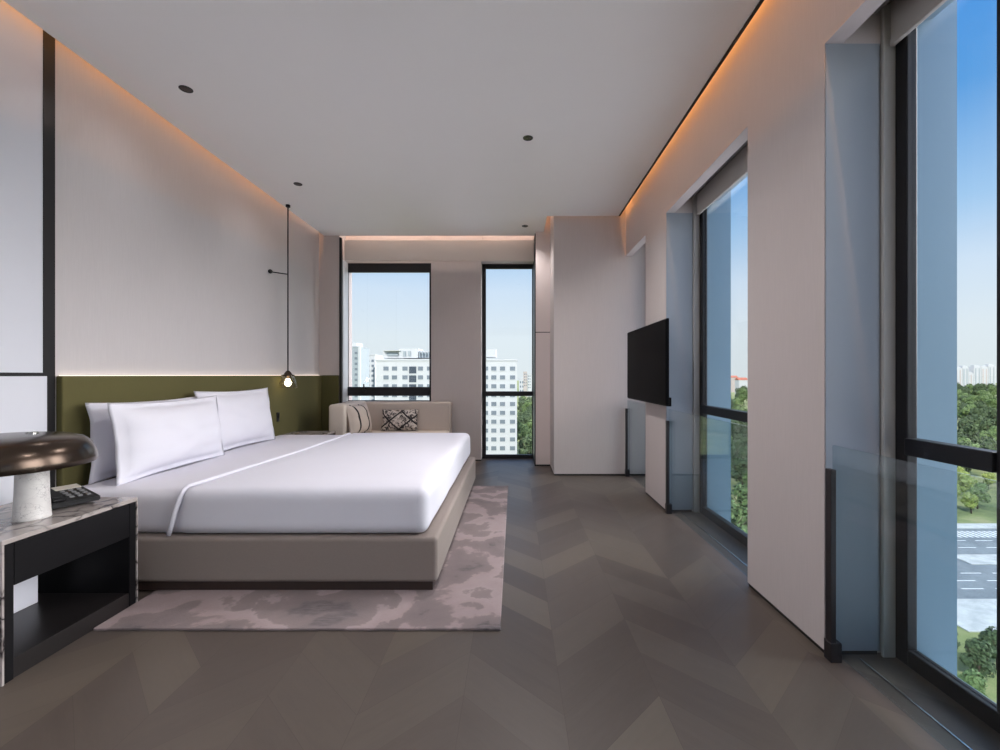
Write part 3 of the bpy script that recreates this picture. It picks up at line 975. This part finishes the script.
# small far houses right of the block
for k, (p0, p1, q, d, mt, lb) in enumerate(((519, 523, 379, 420, 'bldg_white', 'white house among the trees, beside the wide apartment block'), (523.5, 527, 372, 640, 'bldg_pink', 'pale far tower in the right end window, left one of the two'),
                                     (527.5, 533, 374, 640, 'bldg_white', 'pale far tower in the right end window, right one of the two'))):
    facade_building('far_building', (px2x(p0, d), d, GZ), lb, px2x(p1, d) - px2x(p0, d), 12, H - (q - CY) / F * d - GZ, M[mt], [1.4, 3.6], 5, 4.0, (1.2, 2.0), lambda a, b: True, 2.0)

# row of towers on the horizon of the nearest right-hand window
TD = 1000.0
tw = [(955, 962, 368), (962.5, 968.5, 367), (969, 973.5, 373), (974, 981, 366.5), (981.5, 988, 367), (988.5, 995.5, 365.5)]
words_t = ['first, leftmost', 'second', 'third and lowest', 'fourth', 'fifth', 'sixth, rightmost']
for k, (p0, p1, q) in enumerate(tw):
    hgt = H - (q - CY) / F * TD - GZ
    r = thing('tower_block', (px2x((p0 + p1) / 2, TD), TD, GZ), 'the %s of six pale towers on the horizon in the nearest window' % words_t[k], 'tower block', 'row of towers on the horizon')
    a, b = px2x(p0, TD), px2x(p1, TD)
    MB().box(a, b, TD, TD + 14, GZ, GZ + hgt).box(a + 2, b - 2, TD + 2, TD + 10, GZ + hgt, GZ + hgt + 3).build('wall', M['bldg_white'], r)
    st = MB()
    nst = max(1, int((b - a) / 6))
    for i in range(nst):
        c = a + (b - a) * (i + 0.5) / nst
        st.box(c - 1.1, c + 1.1, TD - 0.3, TD, GZ + 4, GZ + hgt - 4)
    st.build('window_strip', M['bldg_grey'] if k % 2 else M['bldg_pink'], r)
# low houses far off behind the second window
for k, (p0, p1, q, d, mt, lb) in enumerate(((723, 730, 379.5, 700, 'bldg_white', 'low white far house left in the view of the second right-hand window'), (731, 738, 377.5, 820, 'bldg_pink', 'pink far house in the middle of the second right-hand window view'),
                                      (739, 748, 380, 640, 'bldg_white', 'white far house at the right of the second right-hand window view'))):
    r = thing('far_house', (px2x((p0 + p1) / 2, d), d, GZ), lb, 'house')
    hgt = H - (q - CY) / F * d - GZ
    a, b = px2x(p0, d), px2x(p1, d)
    MB().box(a, b, d, d + 12, GZ, GZ + hgt).build('wall', M[mt], r)
    t = bmesh.new()
    vs = [t.verts.new(p) for p in ((a - .5, d - .5, GZ + hgt), (b + .5, d - .5, GZ + hgt), (b + .5, d + 12.5, GZ + hgt), (a - .5, d + 12.5, GZ + hgt), (a - .5, d + 6, GZ + hgt + 3.5), (b + .5, d + 6, GZ + hgt + 3.5))]
    for q_ in ((0, 1, 5, 4), (2, 3, 4, 5), (1, 2, 5), (3, 0, 4), (3, 2, 1, 0)):
        t.faces.new([vs[i] for i in q_])
    MB().add(t).build('roof', M['roof_red'], r)

# --- trees
def tree_proto(seed, mat_leaf, height, spread, label, group):
    rnd = random.Random(seed)
    r = thing('tree', (0, 0, 0), label, 'tree', group)
    tr = MB().cyl((0, 0, 0), (0.1, 0, height * 0.5), 0.28, 0.15, 8)
    for k in range(4):
        a = rnd.uniform(0, 2 * PI)
        tr.cyl((0.1, 0, height * (0.3 + 0.05 * k)), (spread * .5 * math.cos(a), spread * .5 * math.sin(a), height * (0.55 + 0.06 * k)), 0.12, 0.04, 6)
    tr.build('trunk', M['bark'], r)
    b = bmesh.new()
    blobs = []
    for k in range(11):
        a = rnd.uniform(0, 2 * PI)
        rr = spread * 0.55 * math.sqrt(rnd.random())
        z = height * rnd.uniform(0.36, 0.84)
        fall = 1 - 0.55 * abs(z / height - 0.5) / 0.4
        blobs.append((Vector((rr * math.cos(a) * fall, rr * math.sin(a) * fall, z)), spread * rnd.uniform(0.26, 0.42)))
    for c, rad in blobs:
        for k in range(150):
            d = Vector((rnd.gauss(0, 1), rnd.gauss(0, 1), rnd.gauss(0, 1))).normalized()
            p = c + d * rad * rnd.uniform(0.75, 1.05)
            nrm = (d + Vector((rnd.uniform(-.6, .6), rnd.uniform(-.6, .6), rnd.uniform(-.2, .8)))).normalized()
            u = nrm.orthogonal().normalized()
            v = nrm.cross(u)
            s = rnd.uniform(0.22, 0.45) * spread / 4
            an = rnd.uniform(0, PI)
            u, v = u * math.cos(an) + v * math.sin(an), v * math.cos(an) - u * math.sin(an)
            b.faces.new([b.verts.new(p + u * s), b.verts.new(p + v * s * .7), b.verts.new(p - u * s), b.verts.new(p - v * s * .7)])
    MB().add(b).build('crown', mat_leaf, r)
    return r
KINDS = {
    'dark': ('leaf_dark', 11.0, 4.6), 'mid': ('leaf_mid', 12.0, 5.0), 'bright': ('leaf_bright', 9.0, 4.4), 'yellow': ('leaf_yellow', 6.0, 3.4)}
AREA = {
    'near': 'in the park seen through the nearest right-hand window', 'second': 'in the park seen through the second right-hand window', 'end': 'beside the white apartment block in the right end window'}
WORD = {'dark': 'dark green leafy tree', 'mid': 'mid green leafy tree', 'bright': 'light yellow-green leafy tree', 'yellow': 'small yellow autumn tree'}
PROTO = {}
def plant(kind, area, x, y, s=1.0):
    key = (kind, area)
    rnd = random.Random(hash((round(x, 2), round(y, 2))) & 0xffff)
    if kind not in PROTO:
        ml, hh, spd = KINDS[kind]
        PROTO[kind] = tree_proto(len(PROTO) + 40, M[ml], hh, spd, '', '')
        o = PROTO[kind]
    else:
        o = copy_tree(PROTO[kind])
    o['label'] = WORD[kind] + ' ' + AREA[area]
    o['group'] = WORD[kind] + 's ' + AREA[area]
    o.location = (x, y, GZ)
    o.rotation_euler = (0, 0, rnd.uniform(0, 6.28))
    o.scale = (s, s, s * rnd.uniform(0.9, 1.15))
rt = random.Random(11)
PLANTED = []
def try_plant(kind, area, x, y, s, gap=0.93):
    rad = KINDS[kind][2] * 0.86 * s
    for (px_, py_, pr_) in PLANTED:
        if math.hypot(x - px_, y - py_) < gap * (rad + pr_):
            return False
    PLANTED.append((x, y, rad))
    plant(kind, area, x, y, s)
    return True
# lower right of the nearest window: trees at the kerb
for (x, y, k, s) in ((46.5, 45.5, 'dark', .42), (51, 48, 'dark', .45), (41, 41, 'mid', .40), (56, 50.5, 'mid', .42), (47.5, 50.5, 'dark', .4)):
    try_plant(k, 'near', x, y, s)
def fill(area, lo, hi, y0, y1, most, kinds_near, kinds_far, ysplit, grow, tries):
    n = 0
    for _ in range(tries):
        if n >= most:
            break
        y = y0 * (y1 / y0) ** rt.random()
        x = y * rt.uniform(lo, hi)
        near_ = y < ysplit
        kind = rt.choice(kinds_near if near_ else kinds_far)
        s = rt.uniform(0.85, 1.15) * (1 + max(0, y - 200) / grow)
        if area == 'near' and near_:
            s *= 0.6
        if try_plant(kind, area, x, y, s):
            n += 1
PLANTED.append((px2x(521, 426), 427, 9.0))
fill('near', 0.88, 1.14, 99, 640, 120, ['bright', 'mid', 'yellow', 'bright'], ['dark', 'mid', 'mid', 'dark'], 128, 500, 1500)
fill('second', 0.42, 0.57, 72, 560, 75, ['bright', 'mid', 'mid'], ['dark', 'mid', 'dark'], 108, 500, 900)
fill('end', 0.012, 0.075, 153, 440, 32, ['dark', 'mid', 'dark'], ['dark', 'mid', 'dark'], 108, 700, 500)

# woodland between and behind the trees one can tell apart: nobody could count it
def woodland():
    rnd = random.Random(77)
    b = bmesh.new()
    n = 0
    for _ in range(4000):
        if n >= 620:
            break
        y = 100 * (11.0) ** rnd.random()
        k = rnd.uniform(0.07, 1.6)
        if y < 900 and (0.37 < k < 0.62 or 0.81 < k < 1.21):
            continue
        if y < 700 and k < 0.11:
            continue
        if y > 960 and k > 0.9:
            continue
        x = k * y
        n += 1
        g = 1 + max(0, y - 200) / 500
        R0, HT = 4.6 * g, (9.5 if y < 620 else 8.0) * min(g, 1.35)
        for _q in range(170):
            d = Vector((rnd.gauss(0, 1), rnd.gauss(0, 1), rnd.gauss(0, 1))).normalized()
            q = rnd.uniform(0.75, 1.0)
            p = Vector((x + d.x * R0 * q, y + d.y * R0 * q, GZ + HT * 0.55 + d.z * HT * 0.47 * q))
            nr = (d + Vector((rnd.uniform(-.6, .6), rnd.uniform(-.6, .6), rnd.uniform(0, .8)))).normalized()
            u = nr.orthogonal().normalized()
            v = nr.cross(u)
            sz = rnd.uniform(0.5, 0.95) * g
            b.faces.new([b.verts.new(p + u * sz), b.verts.new(p + v * sz * .7), b.verts.new(p - u * sz), b.verts.new(p - v * sz * .7)])
    o = MB().add(b).build('woodland', M['leaf_dark'])
    tag(o, 'dark green woodland stretching to the horizon behind the separate trees', 'woodland', kind='stuff')
woodland()

# ------------------------------------------------------------------ light
def area(name, loc, rot, sx, sy, e, c):
    d = bpy.data.lights.new(name, 'AREA')
    d.shape = 'RECTANGLE'
    d.size, d.size_y = sx, sy
    d.energy = e
    d.color = c
    o = bpy.data.objects.new(name, d)
    COL.objects.link(o)
    o.location = loc
    o.rotation_euler = rot
    return o
WARM = (1.0, 0.45, 0.14)
ln = 5.0 - YR
# LED strips in the coves, on the upper ceiling close to the walls, shining down
area('cove_strip_right', (1.085, (YR + 4.3) / 2, 3.44), (0, 0, 0), 0.012, ln - 0.9, 42.0, WARM)
area('cove_strip_left', (-2.29, (YR + 5.0) / 2, 3.44), (0, 0, 0), 0.012, ln - 0.2, 36.0, WARM)
area('cove_strip_end', (-0.95, 5.70, 3.2), (0, 0, 0), 2.4, 0.012, 9.0, (1.0, 0.86, 0.78))
area('cove_strip_corner', (0.80, 4.966, 3.2), (0, 0, 0), 0.6, 0.010, 3.0, WARM)
# downlights (the fixtures above, plus unseen ones added to fill the room)
def spot(x, y, e, cone=150):
    d = bpy.data.lights.new('downlight_fill', 'SPOT')
    d.energy = e
    d.spot_size = math.radians(cone)
    d.spot_blend = 1.0
    d.shadow_soft_size = 0.04
    d.color = (1.0, 0.965, 0.965)
    o = bpy.data.objects.new('downlight_fill', d)
    COL.objects.link(o)
    o.location = (x, y, ZC - 0.02)
for (x, y, lb) in LIGHTS:
    spot(x, y, 5 if x < -1 else (84 if y < 5 else 21), 150 if y < 5 else 122)
for (x, y, p) in ((-1.98, 1.3, 4), (0.10, 1.3, 38), (-1.98, -0.2, 4), (0.10, -0.7, 10), (-1.0, -2.4, 8), (-1.0, -3.8, 8)):
    spot(x, y, p)
def point(x, y, z, e, r, c):
    d = bpy.data.lights.new('bulb_light', 'POINT')
    d.energy = e
    d.shadow_soft_size = r
    d.color = c
    o = bpy.data.objects.new('bulb_light', d)
    COL.objects.link(o)
    o.location = (x, y, z)
point(LX, LY, LZ + 0.25, 0.25, 0.01, (1.0, 0.72, 0.42))

sun = bpy.data.lights.new('sun', 'SUN')
sun.energy = 4.3
sun.angle = math.radians(1.0)
sun.color = (1.0, 0.95, 0.88)
so_ = bpy.data.objects.new('sun', sun)
COL.objects.link(so_)
SUN_DIR = Vector((-0.62, -0.95, 0.85)).normalized()
so_.rotation_euler = (-SUN_DIR).to_track_quat('-Z', 'Y').to_euler()

w = bpy.data.worlds.new('sky')
SC.world = w
w.use_nodes = True
wt = w.node_tree
wt.nodes.clear()
tc = wt.nodes.new('ShaderNodeTexCoord')
sp = wt.nodes.new('ShaderNodeSeparateXYZ')
wt.links.new(tc.outputs['Generated'], sp.inputs[0])
cr = wt.nodes.new('ShaderNodeValToRGB')
st = [(0.0, rgb(206, 215, 219)), (0.08, rgb(206, 217, 224)), (0.18, rgb(192, 210, 228)), (0.27, rgb(150, 187, 222)), (0.42, rgb(84, 147, 208)), (0.60, rgb(66, 136, 212)), (1.0, rgb(60, 120, 205))]
e = cr.color_ramp.elements
while len(e) < len(st):
    e.new(0.5)
for k, (p, c) in enumerate(st):
    e[k].position = p
    e[k].color = c
wt.links.new(sp.outputs[2], cr.inputs[0])
dot = wt.nodes.new('ShaderNodeVectorMath')
dot.operation = 'DOT_PRODUCT'
wt.links.new(tc.outputs['Generated'], dot.inputs[0])
dot.inputs[1].default_value = Vector((0.95, 0.06, 0.30)).normalized()   # added sky glow out of view, brightens the room
mr = wt.nodes.new('ShaderNodeMapRange')
mr.interpolation_type = 'SMOOTHSTEP'
wt.links.new(dot.outputs['Value'], mr.inputs['Value'])
mr.inputs['From Min'].default_value = 0.80
mr.inputs['From Max'].default_value = 1.0
mr.inputs['To Min'].default_value = 1.0
mr.inputs['To Max'].default_value = 15.0
bg = wt.nodes.new('ShaderNodeBackground')
hz = wt.nodes.new('ShaderNodeMapRange')            # the added glow is white, the clear sky blue
hz.interpolation_type = 'SMOOTHSTEP'
wt.links.new(dot.outputs['Value'], hz.inputs['Value'])
hz.inputs['From Min'].default_value = 0.78
hz.inputs['From Max'].default_value = 0.90
mxs = wt.nodes.new('ShaderNodeMix')
mxs.data_type = 'RGBA'
wt.links.new(hz.outputs[0], mxs.inputs[0])
wt.links.new(cr.outputs[0], mxs.inputs[6])
mxs.inputs[7].default_value = (0.775, 0.755, 0.765, 1)
wt.links.new(mxs.outputs[2], bg.inputs[0])
wt.links.new(mr.outputs[0], bg.inputs[1])
wo = wt.nodes.new('ShaderNodeOutputWorld')
wt.links.new(bg.outputs[0], wo.inputs[0])

# ------------------------------------------------------------------ camera and view
cam = bpy.data.cameras.new('camera')
cam.sensor_fit = 'HORIZONTAL'
cam.sensor_width = 36.0
cam.lens = F / 1000.0 * 36.0
cam.shift_x = -(CX - 500.0) / 1000.0
cam.clip_start = 0.05
cam.clip_end = 5000
co = bpy.data.objects.new('camera', cam)
COL.objects.link(co)
co.location = (0, 0, H)
co.rotation_euler = (PI / 2, 0, 0)
SC.camera = co
SC.view_settings.view_transform = 'Standard'
SC.view_settings.look = 'None'
SC.view_settings.exposure = 0.33
SC.view_settings.gamma = 1.0
SC.view_settings.use_curve_mapping = False
SC.cycles.max_bounces = 10
SC.cycles.diffuse_bounces = 6
SC.cycles.transparent_max_bounces = 16
SC.cycles.sample_clamp_indirect = 8.0
SC.cycles.caustics_reflective = False
SC.cycles.caustics_refractive = False
